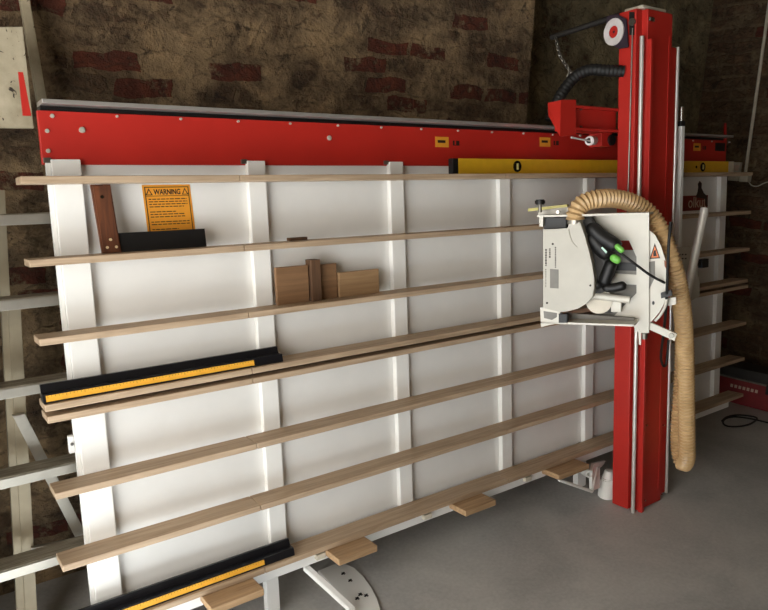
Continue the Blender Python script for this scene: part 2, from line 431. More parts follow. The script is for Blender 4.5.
# feet
def floor_v(w): return VF - w*SA/CA              # v of the floor at a given w
bm = new()
ub(bm, .84, .925, floor_v(0)+.03, -2.47, -.055, .0, .003); saw.part('leg', bm, 'white')
bm = new(); ub(bm, 3.80, 3.91, floor_v(0)+.03, -2.47, -.055, .0, .003); saw.part('leg', bm, 'white')
def fl(x, y, h=0.0):
    q = wpix(x, y, 'z', h); return MPI @ q
upv = MPI.to_3x3() @ Vector((0, 0, 1))
foot_px = [(318, 573), (334, 566.5), (345, 566), (354, 570), (363, 579), (371, 590), (377, 602), (382, 618), (368, 628), (354, 614), (336, 592)]
foot_pts = [fl(x, y) for x, y in foot_px]
bm = new(); prism(bm, foot_pts, upv*.012, .002); foot = saw.part('foot_plate', bm, 'stud')
bm = new()
for x, y in ((343, 576), (350, 583), (360, 597), (366, 598), (357, 601)):
    bm = new()
    q = fl(x, y)+upv*.0118
    for an in (.5, 1.9):
        d = Vector((math.cos(an), math.sin(an), 0))*.011; n_ = upv.cross(d).normalized()*.0035
        prism(bm, [q-d-n_, q+d-n_, q+d+n_, q-d+n_], upv*.001)
    saw.part('slot', bm, 'black', foot)
a_, b_ = pg(306, 570, 'w', .06), fl(352, 612, .03)
bm = new(); sd = Vector((.012, 0, 0)); prism(bm, [a_-sd, a_+sd, b_+sd, b_-sd], upv*.02, .002); saw.part('brace', bm, 'stud')
# right-hand foot bracket: bent white strap with a tube end, seen beside the column
A, Bq, Cq, D = pg(559, 480, 'w', .26), pg(592, 491.5, 'w', .27), pg(597, 469, 'w', .2), pg(603, 463, 'w', .12)
bm = new(); t_ = Vector((0, .006, 0))
for a, b in ((A, Bq), (Bq, Cq), (Cq, D)): tube(bm, [a, b], .0075, 8)
prism(bm, [pg(592, 476, 'w', .26), pg(592, 491, 'w', .26), pg(600, 488, 'w', .22), pg(600, 468, 'w', .18), pg(606, 461, 'w', .15), pg(594, 464, 'w', .2)], G(0, 0, -.03), .001)
saw.part('foot_bracket', bm, 'white')
q = pix(589, 474, 'w', .27); bm = new(); pipe(bm, G(q.x, q.y, .275), G(q.x+.05, q.y, .1), .019, .012); saw.part('tube_end', bm, 'white', smooth=True)
# warning notice
wn = -.0425; wt = wn+.0021
def NQ(a, b, w=wt):                              # a across, b up, both 0..1 on the notice
    u0, u1 = .299+.012*(1-b), .558+.014*(1-b); v0, v1 = -.392, -.106
    return G(u0+(u1-u0)*a, v0+(v1-v0)*b, w)
def NR(bm, a0, a1, b0, b1, t=.0008, w=wt): return prism(bm, [NQ(a0, b0, w), NQ(a1, b0, w), NQ(a1, b1, w), NQ(a0, b1, w)], G(0, 0, t))
bm = new(); prism(bm, [NQ(0, 0, wn), NQ(1, 0, wn), NQ(1, 1, wn), NQ(0, 1, wn)], G(0, 0, .002)); notice = saw.part('warning_notice', bm, 'orange', label='orange paper warning notice')
bm = new()
for r_ in ((.04, .96, .95, .965), (.04, .96, .035, .05), (.04, .058, .035, .965), (.942, .96, .035, .965), (.04, .96, .79, .80)): NR(bm, *r_)
saw.part('notice_border', bm, 'ink', notice)
bm = new()
for k in range(15):
    b = .745-k*.047
    if k in (4, 8, 11): continue
    x = .10; end = .90-random.choice((0, 0, .08, .25))
    while x < end:
        L = random.uniform(.05, .12); NR(bm, x, min(x+L, end), b-.017, b, .0005); x += L+.018
saw.part('notice_print', bm, 'ink', notice)
bm = new(); text(bm, 'WARNING', NQ(.5, .822), G(1, 0, 0), G(0, 1, 0), .0235, xs=.76, bold=.028); saw.part('notice_heading', bm, 'ink', notice)
for c in (.125, .875):
    bm = new(); prism(bm, [NQ(c-.072, .812), NQ(c+.072, .812), NQ(c, .94)], G(0, 0, .0006)); tg = saw.part('notice_symbol', bm, 'ink', notice)
    bm = new(); prism(bm, [NQ(c-.042, .825, wt+.0006), NQ(c+.042, .825, wt+.0006), NQ(c, .905, wt+.0006)], G(0, 0, .0003)); NR(bm, c-.006, c+.006, .826, .87, .0005, wt+.0006)
    saw.part('notice_symbol_face', bm, 'orange', notice)
# brand sign on the panel, partly behind the column
wb = -.0425
bm = new(); ub(bm, 5.02, 5.80, pix(695, 210.5, 'w', wb).y, pix(695, 195.5, 'w', wb).y, wb, wb+.002, 0); sg = saw.part('sign', bm, 'signred', label='dark red lettered sign')
bm = new(); text(bm, 'olkut', G(5.61, pix(695, 207.5, 'w', wb).y, wb+.0021), G(1, 0, 0), G(0, 1, 0), .092); saw.part('lettering', bm, 'signtext', sg)
bm = new()
prism(bm, [pg(x, y, 'w', wb) for x, y in ((695.5, 197.5), (697.5, 192), (698.2, 187), (697.8, 184), (699.5, 181), (701.5, 183.5), (701.2, 188), (703.5, 193), (706.5, 196), (707.5, 206), (705.2, 206), (704.6, 199), (700, 198))], G(0, 0, .004)); saw.part('emblem', bm, 'darkfig', sg)

# ------------------------------------------------------------------ loose things on the slats
def top(s): return TOPS[s]*B+.0005
# spirit level
lv = Thing('spirit_level', 'long yellow spirit level standing on the top slat below the red beam', 'level', G(4.2, TOPS['s1']+.001, .05))
l0, l1 = TOPS['s1']+.001, .045
bm = new(); ub(bm, 2.44, 6.0, l0, l1, .004, .05, .003); lb = lv.part('level_body', bm, 'yellow')
bm = new(); ub(bm, 2.39, 2.44, l0, l1, .002, .052, .003); lv.part('end_cap', bm, 'black')
bm = new(); ub(bm, 6.0, 6.10, l0, l1, .002, .052, .003); lv.part('end_cap', bm, 'conduit', label='white end cap')
for u in (3.02, 5.53):
    bm = new(); vc = (l0+l1)/2
    pts = [G(u+.042*math.cos(t), vc+.042*math.sin(t), .05) for t in [2*math.pi*i/28 for i in range(28)]]
    prism(bm, pts, G(0, 0, .004)); vl = lv.part('vial', bm, 'vial')
    bm = new(); cyl(bm, G(u, vc-.022, .054), G(u, vc+.022, .054), .006, 10); lv.part('bubble_tube', bm, 'olive', vl, True)
bm = new(); cyl(bm, G(5.42, (l0+l1)/2, .048), G(5.42, (l0+l1)/2, .053), .008, 14); lv.part('hang_hole', bm, 'vial')
# try square
ts = Thing('try_square', 'try square with riveted wooden handle and black blade on the second slat', 'try square', G(.1, TOPS['s2']+.001, .06))
v2 = TOPS['s2']+.001
bm = new(); prism(bm, [G(.047, v2, .035), G(.138, v2, .035), G(.120, -.103, .012), G(.028, -.103, .012)], G(0, 0, .036), .004)
hd = ts.part('handle', bm, 'handle')
bm = new()
for du, v in ((.071, v2+.03), (.115, v2+.03), (.09, v2+.068)): cyl(bm, G(du, v, .066), G(du, v, .0745), .0042, 12)
ts.part('rivet', bm, 'brass', hd, True)
bm = new(); cyl(bm, G(.072, -.165, .04), G(.072, -.165, .056), .005, 12); ts.part('hang_hole', bm, 'vial', hd)
bm = new(); prism(bm, [G(.1385, v2, .05), G(.592, v2, .05), G(.590, v2+.098, .044), G(.1285, v2+.098, .044)], G(0, 0, .006)); ts.part('blade', bm, 'black')
# offcuts
def offcut(name, label, u0, u1, slat, h, w0, w1, mat, lean=0.0):
    v0 = TOPS[slat]+.001
    bm = new(); prism(bm, [G(u0, v0, w0), G(u1, v0, w0), G(u1, v0+h, w0-lean), G(u0, v0+h, w0-lean)], G(0, 0, w1-w0), .0015)
    solo(name, label, 'offcut', bm, mat, G((u0+u1)/2, v0, (w0+w1)/2), group='wood offcuts on the slats')
offcut('wood_offcut', 'squarish brown wood offcut, leftmost of the row on the third slat', 1.0, 1.212, 's3', .222, .03, .062, 'mdf2', .0)
offcut('wood_offcut', 'tall narrow dark brown wood block between two boards on the third slat', 1.222, 1.285, 's3', .252, .012, .085, 'walnut')
offcut('wood_offcut', 'upright tan wood offcut right of the dark block on the third slat', 1.292, 1.425, 's3', .215, .008, .04, 'mdf2')
offcut('wood_offcut', 'low wide pale wood offcut, rightmost of the row on the third slat', 1.432, 1.735, 's3', .155, .02, .055, 'mdf')
offcut('wood_offcut', 'small thin dark wood scrap lying alone on the second slat', 1.10, 1.22, 's2', .018, .02, .06, 'walnut')
# fences with a yellow scale
def fence(label, u0, u1, us, slat):
    v0 = TOPS[slat]+.001
    t = Thing('rip_fence', label, 'fence', G((u0+u1)/2, v0, .08), group='black fences with yellow scales')
    bm = new()
    prism(bm, [G(u0, v0, .06), G(u0, v0, .145), G(u0, v0+.045, .135), G(u0, v0+.045, .125), G(u0, v0+.04, .085), G(u0, v0+.08, .075), G(u0, v0+.08, .06)], G(u1-u0, 0, 0), .001)
    fb = t.part('fence_body', bm, 'blackgloss')
    bm = new()
    n = G(0, .010, .045).normalized()*.001
    fw = lambda dv: .145-dv/.045*.010             # w of the sloping front face
    prism(bm, [G(u0+.012, v0+.008, fw(.008)), G(us, v0+.008, fw(.008)), G(us, v0+.037, fw(.037)), G(u0+.012, v0+.037, fw(.037))], n)
    sc = t.part('scale_strip', bm, 'scale', label='yellow measuring scale')
    bm = new(); k = 0; u = u0+.02
    while u < us-.01:
        d1 = .028 if k % 5 else .023
        prism(bm, [G(u, v0+.036, fw(.036))+n, G(u+.0015, v0+.036, fw(.036))+n, G(u+.0015, v0+d1, fw(d1))+n, G(u, v0+d1, fw(d1))+n], n*.3); u += .0167; k += 1
    t.part('scale_marks', bm, 'ink', sc)
fence('black fence with yellow scale lying on the middle double slat', -.30, .972, .79, 's4')
fence('black fence with yellow scale lying on the lowest slat', -.30, .975, .775, 's7')

# ------------------------------------------------------------------ the red column
UC0, UC1 = 3.885, 4.36
vb = floor_v(.5)+.025; vt = 1.125
cl = Thing('saw_column', 'tall red steel column with chrome guide rods standing in front of the panel', 'saw column', G(4.1, vb, .42))
bm = new(); ub(bm, UC0, 4.27, vb, vt, .29, .44, .004); ub(bm, 3.955, 4.275, vb-.015, vt-.005, .42, .49, .004); cl.part('column_body', bm, 'red')
bm = new(); ub(bm, 3.953, 3.985, vb-.023, .90, .4905, .525, .002); cl.part('flange', bm, 'red')
bm = new(); ub(bm, 4.276, 4.36, vb+.03, .88, .43, .475, .002); cl.part('flange', bm, 'red')
bm = new(); cyl(bm, G(3.903, vb-.02, .478), G(3.903, .92, .478), .0095, 16); cl.part('guide_rod', bm, 'rodsteel', smooth=True)
bm = new(); cyl(bm, G(4.392, vb+.01, .465), G(4.392, .89, .465), .0095, 16); cl.part('guide_rod', bm, 'rodsteel', smooth=True)
bm = new(); ub(bm, 3.92, 4.22, vt+.0005, vt+.025, .31, .47, .004); cl.part('top_cap', bm, 'conduit', label='pale cap')
bm = new(); ub(bm, 4.0, 4.015, vb+.35, .50, .49, .498, 0); cl.part('belt', bm, 'belt', label='thin brown belt')
bm = new(); ub(bm, 4.23, 4.235, vb+.1, .95, .49, .494, 0); cl.part('seam', bm, 'red')
# pulley slot and cable on the left face
sl = [(629.5, 12), (634.5, 12), (634.5, 35), (629.5, 35)]
bm = new(); prism(bm, [pg(x, y, 'u', UC0) for x, y in sl], G(-.004, 0, 0)); slot = cl.part('pulley_slot', bm, 'black')
q = pix(632.5, 22, 'u', UC0-.01); bm = new(); cyl(bm, G(q.x-.012, q.y, q.z), G(q.x+.004, q.y, q.z), .016, 18); cl.part('pulley', bm, 'steel', slot, True)
a_, b_ = pg(632.6, 28, 'u', UC0-.008), pg(627.5, 215, 'u', UC0-.008)
bm = new(); tube(bm, [a_, b_], .0035, 8); cl.part('hoist_cable', bm, 'steel', smooth=True)
q = pix(651, 20, 'w', .492); bm = new(); ub(bm, q.x-.03, q.x+.03, q.y-.012, q.y+.018, .49, .505, .003); cl.part('catch', bm, 'chrome', smooth=False)
for x, y in ((646, 425), (644, 500), (661, 494), (663, 425)):
    q = pix(x, y, 'w', .49); bm = new(); cyl(bm, G(q.x, q.y, .489), G(q.x, q.y, .505), .004, 10); cl.part('bolt', bm, 'chrome', smooth=True)
# round dial on a dark plate beside the top
q0 = pix(615, 33, 'u', UC0-.03)
def dv_(dx, dy): return pg(615+dx, 33+dy, 'u', UC0-.03)
bm = new(); prism(bm, [dv_(-8, -17), dv_(2, -19), dv_(11, -14), dv_(13, 14), dv_(4, 16), dv_(-6, 10), dv_(-10, -2)], G(.012, 0, 0), .001); dp = cl.part('dial_plate', bm, 'dialplate', label='dark dial plate')
ctr = dv_(-.8, -1)
def ring(r0, r1, dep, mat, name):
    bm = new(); n = 32
    c = [(math.cos(2*math.pi*i/n), math.sin(2*math.pi*i/n)) for i in range(n)]
    def P_(r, x, cs): return ctr+Vector((x, -cs[0]*r, cs[1]*r*1.12))
    o1 = [bm.verts.new(P_(r1, 0, k)) for k in c]; o2 = [bm.verts.new(P_(r1, -dep, k)) for k in c]
    i2 = [bm.verts.new(P_(r0, -dep, k)) for k in c]; i1 = [bm.verts.new(P_(r0, 0, k)) for k in c]
    for A_, B_ in ((o1, o2), (o2, i2), (i2, i1), (i1, o1)):
        for i in range(n): bm.faces.new([A_[i], A_[(i+1) % n], B_[(i+1) % n], B_[i]])
    return cl.part(name, bm, mat, dp)
ring(.024, .053, .006, 'dialring', 'dial_ring')
ring(.006, .0235, .004, 'red', 'dial_centre')
# rod running back to the wall, with a chain that holds up the cable hose
ra, rb_ = pg(622, 14.5, 'u', 3.93), pg(551, 37.5, 'u', 3.87)
bm = new(); cyl(bm, ra, rb_, .0135, 14, bev=.003); cl.part('support_rod', bm, 'caseblack', smooth=True)
cp = spline([pg(556, 38, 'u', 3.82), pg(560, 55, 'u', 3.79), pg(569, 70, 'u', 3.78), pg(575, 84, 'u', 3.78), pg(571, 72, 'u', 3.77), pg(567, 78, 'u', 3.76)], 10)
cp = resample(cp, .017)
bm = new()
for i in range(len(cp)-1):
    d = (cp[i+1]-cp[i]).normalized(); a, b = frame_at(d); s = a if i % 2 else b; c_ = (cp[i]+cp[i+1])/2
    ln = [c_+d*.014*math.cos(t)+s*.008*math.sin(t) for t in [2*math.pi*j/10 for j in range(11)]]
    tube(bm, ln, .0028, 6, cap=False)
cl.part('chain', bm, 'steel', smooth=True)
hp = [pg(624, 71.5, 'u', 3.89), pg(606, 70.5, 'u', 3.80), pg(589, 70, 'u', 3.72), pg(575, 77, 'u', 3.66), pg(564, 90, 'u', 3.60), pg(555, 106, 'u', 3.54), pg(550, 121, 'u', 3.5)]
sp_ = resample(spline(hp, 20), .0045)
bm = new(); tube(bm, sp_, lambda i: .026+.0012*math.cos(i*2*math.pi/4), 14); cl.part('cable_hose', bm, 'rubber', smooth=True)
# trolley arm on the top beam
ua = 3.47
wA = .30
bm = new()
def T(x, y, w=wA): return pg(x, y, 'w', w)
for x, y in ((561, 100), (576, 99.5), (576, 134.5), (560, 136.5)): bm.verts.new(T(x, y))
for x, y in ((548.5, 116), (552, 121), (556, 129)): bm.verts.new(T(x, y, .16))
for x, y in ((561, 100), (576, 134.5)): bm.verts.new(T(x, y)+G(.02, 0, -.14))
bmesh.ops.convex_hull(bm, input=bm.verts[:]); arm = cl.part('trolley_arm', bm, 'red')
bm = new()
a0 = pix(576, 105, 'w', wA); a1 = pix(576, 130, 'w', wA)
ub(bm, a0.x, UC0+.02, a0.y-.02, a0.y, .12, wA, .002); ub(bm, a0.x, UC0+.02, a1.y, a1.y+.02, .12, wA, .002)
ub(bm, a0.x, UC0+.02, a1.y+.01, a0.y-.01, .10, wA-.04, .002)
cl.part('arm_channel', bm, 'red', arm)
for x, y in ((578.5, 109), (578.5, 127)):
    q = pix(x, y, 'w', wA-.04); bm = new(); cyl(bm, G(q.x+.02, q.y, wA-.04), G(q.x+.02, q.y, wA-.025), .006, 12); cl.part('bolt', bm, 'steel', arm, True)
# little oiler / motor knob under the arm
c0, c1 = pix(587, 141, 'w', .24), pix(598, 140, 'w', .24)
bm = new(); cyl(bm, G(c0.x, c0.y, .26), G(c1.x, c1.y, .20), .021, 20, bev=.004); kb = cl.part('knob', bm, 'dialring', smooth=True, label='white knob')
bm = new(); cyl(bm, G(c0.x-.004, c0.y, .265), G(c0.x, c0.y, .258), .012, 16); cl.part('knob_face', bm, 'black', kb)
bm = new(); cyl(bm, pg(571.5, 137.5, 'w', .27), G(c0.x, c0.y, .262), .004, 10); cl.part('knob_lever', bm, 'dialring', kb, True)
bm = new(); q = pix(602, 140, 'w', .2); ub(bm, q.x-.03, q.x+.10, q.y-.05, q.y+.06, .1, .22, .003); cl.part('knob_housing', bm, 'red', smooth=False)
q = pix(612, 140, 'w', .23); bm = new(); cyl(bm, G(q.x, q.y, .12), G(q.x, q.y, .24), .026, 20, bev=.004); cl.part('trolley_wheel', bm, 'black', smooth=True)
# white strip and fitting on the far side
bm = new(); s0, s1 = pix(683.5, 126, 'w', .47), pix(682, 247, 'w', .47)
ub(bm, s0.x-.022, s0.x+.022, s1.y, s0.y, .43, .47, .002); ws_ = cl.part('cover_strip', bm, 'white', label='narrow white strip')
bm = new(); ub(bm, s0.x-.03, s0.x+.03, s0.y, s0.y+.04, .435, .467, .003); cl.part('strip_cap', bm, 'black', ws_)
bm = new(); cyl(bm, G(s0.x, s0.y+.04, .45), G(s0.x, s0.y+.15, .45), .012, 14); cl.part('strip_end', bm, 'chrome', ws_, True)
# floor roller beside the foot
q = fl(606, 497)
bm = new(); cyl(bm, q+upv*.002, q+upv*.11, .042, 24, bev=.006); cyl(bm, q+upv*.109, q+upv*.15, .03, 24, .02)
cl.part('floor_roller', bm, 'stud', smooth=True, label='white floor roller')

# ------------------------------------------------------------------ the saw head on the column
SO = Vector((3.1, 0, .2)); SAa = Vector((.4472, 0, .8944)); SN = Vector((-.8944, 0, .4472))
def S(a, v, n):
    q = SO+SAa*a+SN*n; return G(q.x, v, q.z)
def SP(x, y, n):
    d = RC.transposed() @ Vector(((x-CX)/FPX, -(y-CY)/FPX, -1)); q = SO+SN*n
    t = (q-CAMP).dot(SN)/d.dot(SN); return CAMP+d*t
def sp(x, y, n): return G(*SP(x, y, n))
def nv(k): return G(SN.x*k, 0, SN.z*k)
hd = Thing('saw_head', 'white steel saw head with round-backed blade guard and black handled saw on the red column', 'saw', G(3.6, -1.2, .55))
NP = -.10                                        # depth of the carriage plate
bm = new()
def piece(bm, pts, n, t, bev=0): prism(bm, [sp(x, y, n) for x, y in pts], nv(-t), bev)
piece(bm, [(554, 216), (649, 213.5), (649, 240.5), (554, 240.5)], NP, .015)
piece(bm, [(636.5, 240.5), (649, 240.5), (649, 333), (640, 333), (636.5, 326.5)], NP, .015)
piece(bm, [(629, 240.5), (636.5, 240.5), (636.5, 257)], NP, .015)
piece(bm, [(636.5, 293), (636.5, 326.5), (614, 321), (614, 316)], NP, .015)
plate = hd.part('carriage_plate', bm, 'headwhite')
bm = new()                                       # top and bottom flanges
def flange(bm, x0, y0, x1, y1, n0, n1, t):
    a, b = sp(x0, y0, n0), sp(x1, y1, n0); up = Vector((0, 0, t))
    prism(bm, [a, b, b+nv(n1-n0), a+nv(n1-n0)], up)
flange(bm, 537, 217.2, 649, 214.6, .13, NP-.015, .008)
hd.part('top_flange', bm, 'headwhite', plate)
bm = new(); flange(bm, 541, 323.5, 634, 326.5, .13, NP-.015, .008)
piece(bm, [(634, 325.5), (638, 327), (641, 333), (641, 345), (639, 345), (638.5, 333), (634, 327.5)], NP+.002, .01)
hd.part('bottom_flange', bm, 'headwhite', plate)
bm = new(); piece(bm, [(539.3, 217), (543, 217), (543, 226.5), (539.3, 226.5)], .13, .2); hd.part('flange_lip', bm, 'headwhite', plate)
bm = new(); piece(bm, [(540, 307.5), (560, 308), (560, 322), (555, 324), (541, 327)], .13, .012)
bb = hd.part('corner_bracket', bm, 'headwhite', plate)
bm = new(); piece(bm, [(543.5, 311), (557, 313), (557, 317), (552, 320), (544, 318)], .1305, .004); hd.part('bracket_slot', bm, 'grey', bb)
bm = new(); piece(bm, [(558.5, 314), (567, 314.5), (567, 323), (558.5, 323)], .15, .06, .003); hd.part('clamp', bm, 'black', bb)
# steel bars carried across the top
bm = new(); prism(bm, [sp(528, 208.5, .05), sp(567, 204.4, .05), sp(567, 207, .05), sp(528, 211.5, .05)], nv(-.06)); hd.part('measuring_strip', bm, 'olive', label='olive yellow measuring strip')
bm = new(); piece(bm, [(538, 210.5), (570, 206.5), (570, 215.6), (538, 216.6)], NP+.04, .03); hd.part('mount_bar', bm, 'steel')
bm = new(); c = sp(540, 201.8, .05); cyl(bm, c-Vector((0, 0, .012)), c+Vector((0, 0, .010)), .022, 18, bev=.004); hd.part('clamp_knob', bm, 'black', smooth=True)
bm = new(); cyl(bm, c-Vector((0, 0, .045)), c-Vector((0, 0, .012)), .008, 12); hd.part('clamp_screw', bm, 'steel', smooth=True)
bm = new(); c = sp(558, 212, .06); cyl(bm, c-nv(.05), c+nv(.012), .006, 12); hd.part('bolt', bm, 'chrome', smooth=True)
# dark machinery between guard and plate
bm = new(); piece(bm, [(543.5, 218), (566, 217.5), (566, 229), (543.5, 229)], .09, .12, .002); hd.part('drive_block', bm, 'black')
# blade guard
gp = [(543, 229.5), (568, 228.8), (569, 223), (580, 222.5), (584.5, 235), (588, 248), (591.5, 262), (594, 278), (594.2, 288), (592, 297), (586, 304), (577, 309), (567, 311.5), (559, 312), (543, 308)]
bm = new(); piece(bm, gp, .15, .10, .003); guard = hd.part('blade_guard', bm, 'guard')
bm = new(); pr = [sp(x, y, .1505) for x, y in ((569, 229), (570, 236), (573, 243), (577, 247))]
tube(bm, spline(pr, 6), .0022, 6); hd.part('guard_rib', bm, 'guard', guard, True)
bm = new(); piece(bm, [(550, 269), (558.5, 269.5), (558.5, 288.5), (550, 288)], .152, .003); hd.part('label_plate', bm, 'grey', guard, label='grey label plate')
bm = new()
def vprint(x, y0, y1, wd, ch):                   # lines of tiny print running up the guard
    y = y0
    while y < y1:
        L = random.uniform(*ch); piece(bm, [(x, y), (x+wd, y), (x+wd, min(y+L, y1)), (x, min(y+L, y1))], .1515, .002); y += L+.7
bm.free()
for a_ in ((545.2, 249, 266, 1.5, (1.4, 2.4)), (545.4, 269, 287, .8, (.7, 1.3)), (549, 248.5, 258, 1.5, (1, 2)), (554.8, 247, 268, 1.3, (.8, 1.5))):
    bm = new(); vprint(*a_); hd.part('guard_print', bm, 'ink', guard)
for x, y in ((552.7, 244), (547, 303), (590.3, 285.5)):
    bm = new(); piece(bm, [(x+1.1*math.cos(t), y+1.1*math.sin(t)) for t in [2*math.pi*i/12 for i in range(12)]], .1515, .002); hd.part('screw', bm, 'ink', guard)
bm = new(); c = sp(575, 224.5, .10); cyl(bm, c, c+Vector((0, 0, .045)), .033, 20, bev=.003); inlet = hd.part('hose_spigot', bm, 'alu', smooth=True)
# the saw itself
bm = new(); piece(bm, [(577, 217.5), (591, 217.5), (595, 226), (601, 240), (606, 256), (607, 276), (604, 292), (594, 296), (580, 292)], .04, .10, .006); hd.part('motor_housing', bm, 'caseblack')
bm = new(); piece(bm, [(596, 250), (637.5, 250), (637.5, 319), (596, 319)], NP-.02, .012); bkp = hd.part('slide_plate', bm, 'grey')
bm = new(); piece(bm, [(606, 273), (638, 275), (638, 285), (606, 283.5)], NP-.0005, .019, .003); hd.part('cross_bar', bm, 'headwhite', bkp)
bm = new(); piece(bm, [(606, 262), (638, 263), (638, 271), (606, 270)], NP-.008, .012); hd.part('cross_slot', bm, 'black', bkp)
bm = new(); cyl(bm, sp(598, 268, .05), sp(598, 268, -.085), .075, 28, bev=.008); hd.part('motor', bm, 'caseblack', smooth=True)
bm = new()
rod(bm, [sp(588, 224, .03), sp(600, 236, .04), sp(617, 247, .05), sp(620, 252, .05)], .033, 16)
rod(bm, [sp(588, 233, .03), sp(599, 246, .04), sp(612, 258, .05)], .034, 16)
rod(bm, [sp(613, 259, .05), sp(608, 272, .05), sp(602, 288, .05)], .027, 16)
rod(bm, [sp(602, 287, .05), sp(612, 288, .05), sp(627, 284.5, .05)], .0195, 16)
rod(bm, [sp(589, 262, .03), sp(594, 280, .04), sp(602, 288, .05)], .02, 16)
grip = hd.part('saw_body', bm, 'black', smooth=True)
bm = new(); rod(bm, [sp(615, 244.5, .085), sp(623.5, 252, .085)], .0125, 12); hd.part('switch', bm, 'green', grip, True, label='green switch')
bm = new(); rod(bm, [sp(610.5, 256, .09), sp(620.5, 262, .09)], .0165, 12); hd.part('switch', bm, 'green', grip, True, label='green switch')
bm = new(); piece(bm, [(601, 248), (602.2, 246.8), (607.3, 251.8), (606, 253.5)], .105, .004); hd.part('badge', bm, 'mint', grip, label='pale mint strip')
bm = new(); cyl(bm, sp(592, 295.5, .02), sp(630, 300, .02), .0155, 18); hd.part('guide_tube', bm, 'headwhite', smooth=True)
bm = new(); cyl(bm, sp(599, 301, .0), sp(599, 301, -.03), .055, 32); bl = hd.part('saw_blade', bm, 'alu', smooth=True)
bm = new(); piece(bm, [(611, 302), (621, 300), (621, 312), (611, 312)], -.02, .05, .002); hd.part('slide_block', bm, 'headwhite')
bm = new(); piece(bm, [(594, 306), (612, 300), (612, 313), (594, 313)], -.055, .03); hd.part('drive_block', bm, 'black')
bm = new(); piece(bm, [(566, 313), (634, 318), (634, 323), (566, 322)], -.03, .03); hd.part('base_bar', bm, 'grey')
# curved support plate behind, with triangle sticker
NS = -.125
bm = new(); piece(bm, [(640, 226), (650, 231), (655, 235), (661, 246), (666, 262), (668.5, 278), (668, 290), (665, 302), (659, 313), (651, 322), (640, 325)], NS, .015)
sup = hd.part('support_plate', bm, 'headwhite')
bm = new(); piece(bm, [(647, 262), (655, 261), (655, 277), (649, 290), (647, 290)], NS+.002, .004); hd.part('plate_slot', bm, 'grey', sup)
bm = new(); piece(bm, [(653.3+1.3*math.cos(t), 303+2*math.sin(t)) for t in [2*math.pi*i/12 for i in range(12)]], NS+.002, .004); hd.part('plate_hole', bm, 'black', sup)
bm = new(); piece(bm, [(649.6, 259), (654.8, 243), (660.2, 258.3)], NS+.002, .003); tr = hd.part('warning_triangle', bm, 'ink', sup, label='orange warning triangle')
bm = new(); piece(bm, [(651, 257.9), (654.8, 246), (658.9, 257.4)], NS+.003, .002); hd.part('triangle_face', bm, 'tri', sup)
bm = new(); piece(bm, [(654, 250.5), (655.6, 250), (656.8, 256), (653.4, 256.3), (653.2, 253.5)], NS+.004, .002); hd.part('triangle_mark', bm, 'ink', sup)
bm = new(); piece(bm, [(664, 260), (667, 262), (667, 270), (664.5, 266)], NS+.003, .002); hd.part('warning_triangle', bm, 'belt', sup)
bm = new(); arc = [(667, 297), (665.5, 305), (661, 314), (655, 321)]
tube(bm, spline([sp(x, y, NS+.02) for x, y in arc], 8), .0065, 10); hd.part('curved_guide', bm, 'headwhite', smooth=True)
bm = new(); piece(bm, [(649, 322), (677, 334), (674.5, 341), (649, 329.5)], NS, .03, .001); br_ = hd.part('bracket_arm', bm, 'headwhite')
bm = new(); c = sp(671.5, 335.5, NS); cyl(bm, c, c+nv(.02), .011, 14); hd.part('bolt', bm, 'steel', br_, True)
bm = new(); piece(bm, [(664, 299), (676, 297), (676, 304.5), (664, 306.5)], NS-.03, .03, .001); hd.part('bracket_arm', bm, 'headwhite')
bm = new(); piece(bm, [(660.5, 293.5), (671, 290), (672, 296), (661, 298.5)], NS+.05, .05, .003); hd.part('clamp', bm, 'black')
bm = new(); cyl(bm, sp(644.5, 333, NP), sp(644.5, 339, NP), .012, 14); hd.part('plate_foot', bm, 'steel', plate, True)
# carriage block at the column's far front edge
WB = .49
bm = new(); prism(bm, [pg(x, y, 'w', WB) for x, y in ((672, 247), (691, 247), (696, 262), (700, 280), (700, 296), (690, 302), (672, 302))], G(0, 0, -.06), .003)
cb = hd.part('carriage_block', bm, 'guard')
bm = new()
for x in (672.5, 675.5, 678.5, 681.5, 684.5):
    for y in (254.5, 258.5):
        q = pix(x+1, y, 'w', WB); ub(bm, q.x-.012, q.x+.012, q.y-.006, q.y+.006, WB, WB+.002, 0)
hd.part('vent', bm, 'ink', cb)
bm = new(); ta, tb = pg(705, 208, 'w', .74), pg(684, 308, 'w', .70); cyl(bm, ta, tb, .0195, 20, bev=.002); hd.part('lift_handle', bm, 'brightalu', smooth=True, label='bright aluminium tube handle')
q = pix(704.5, 263, 'w', .5); bm = new(); cyl(bm, G(q.x-.12, q.y, .48), G(q.x-.04, q.y, .48), .012, 12); ub(bm, q.x-.05, q.x+.05, q.y-.04, q.y+.035, .47, .51, .003); hd.part('lock_knob', bm, 'black', smooth=True)

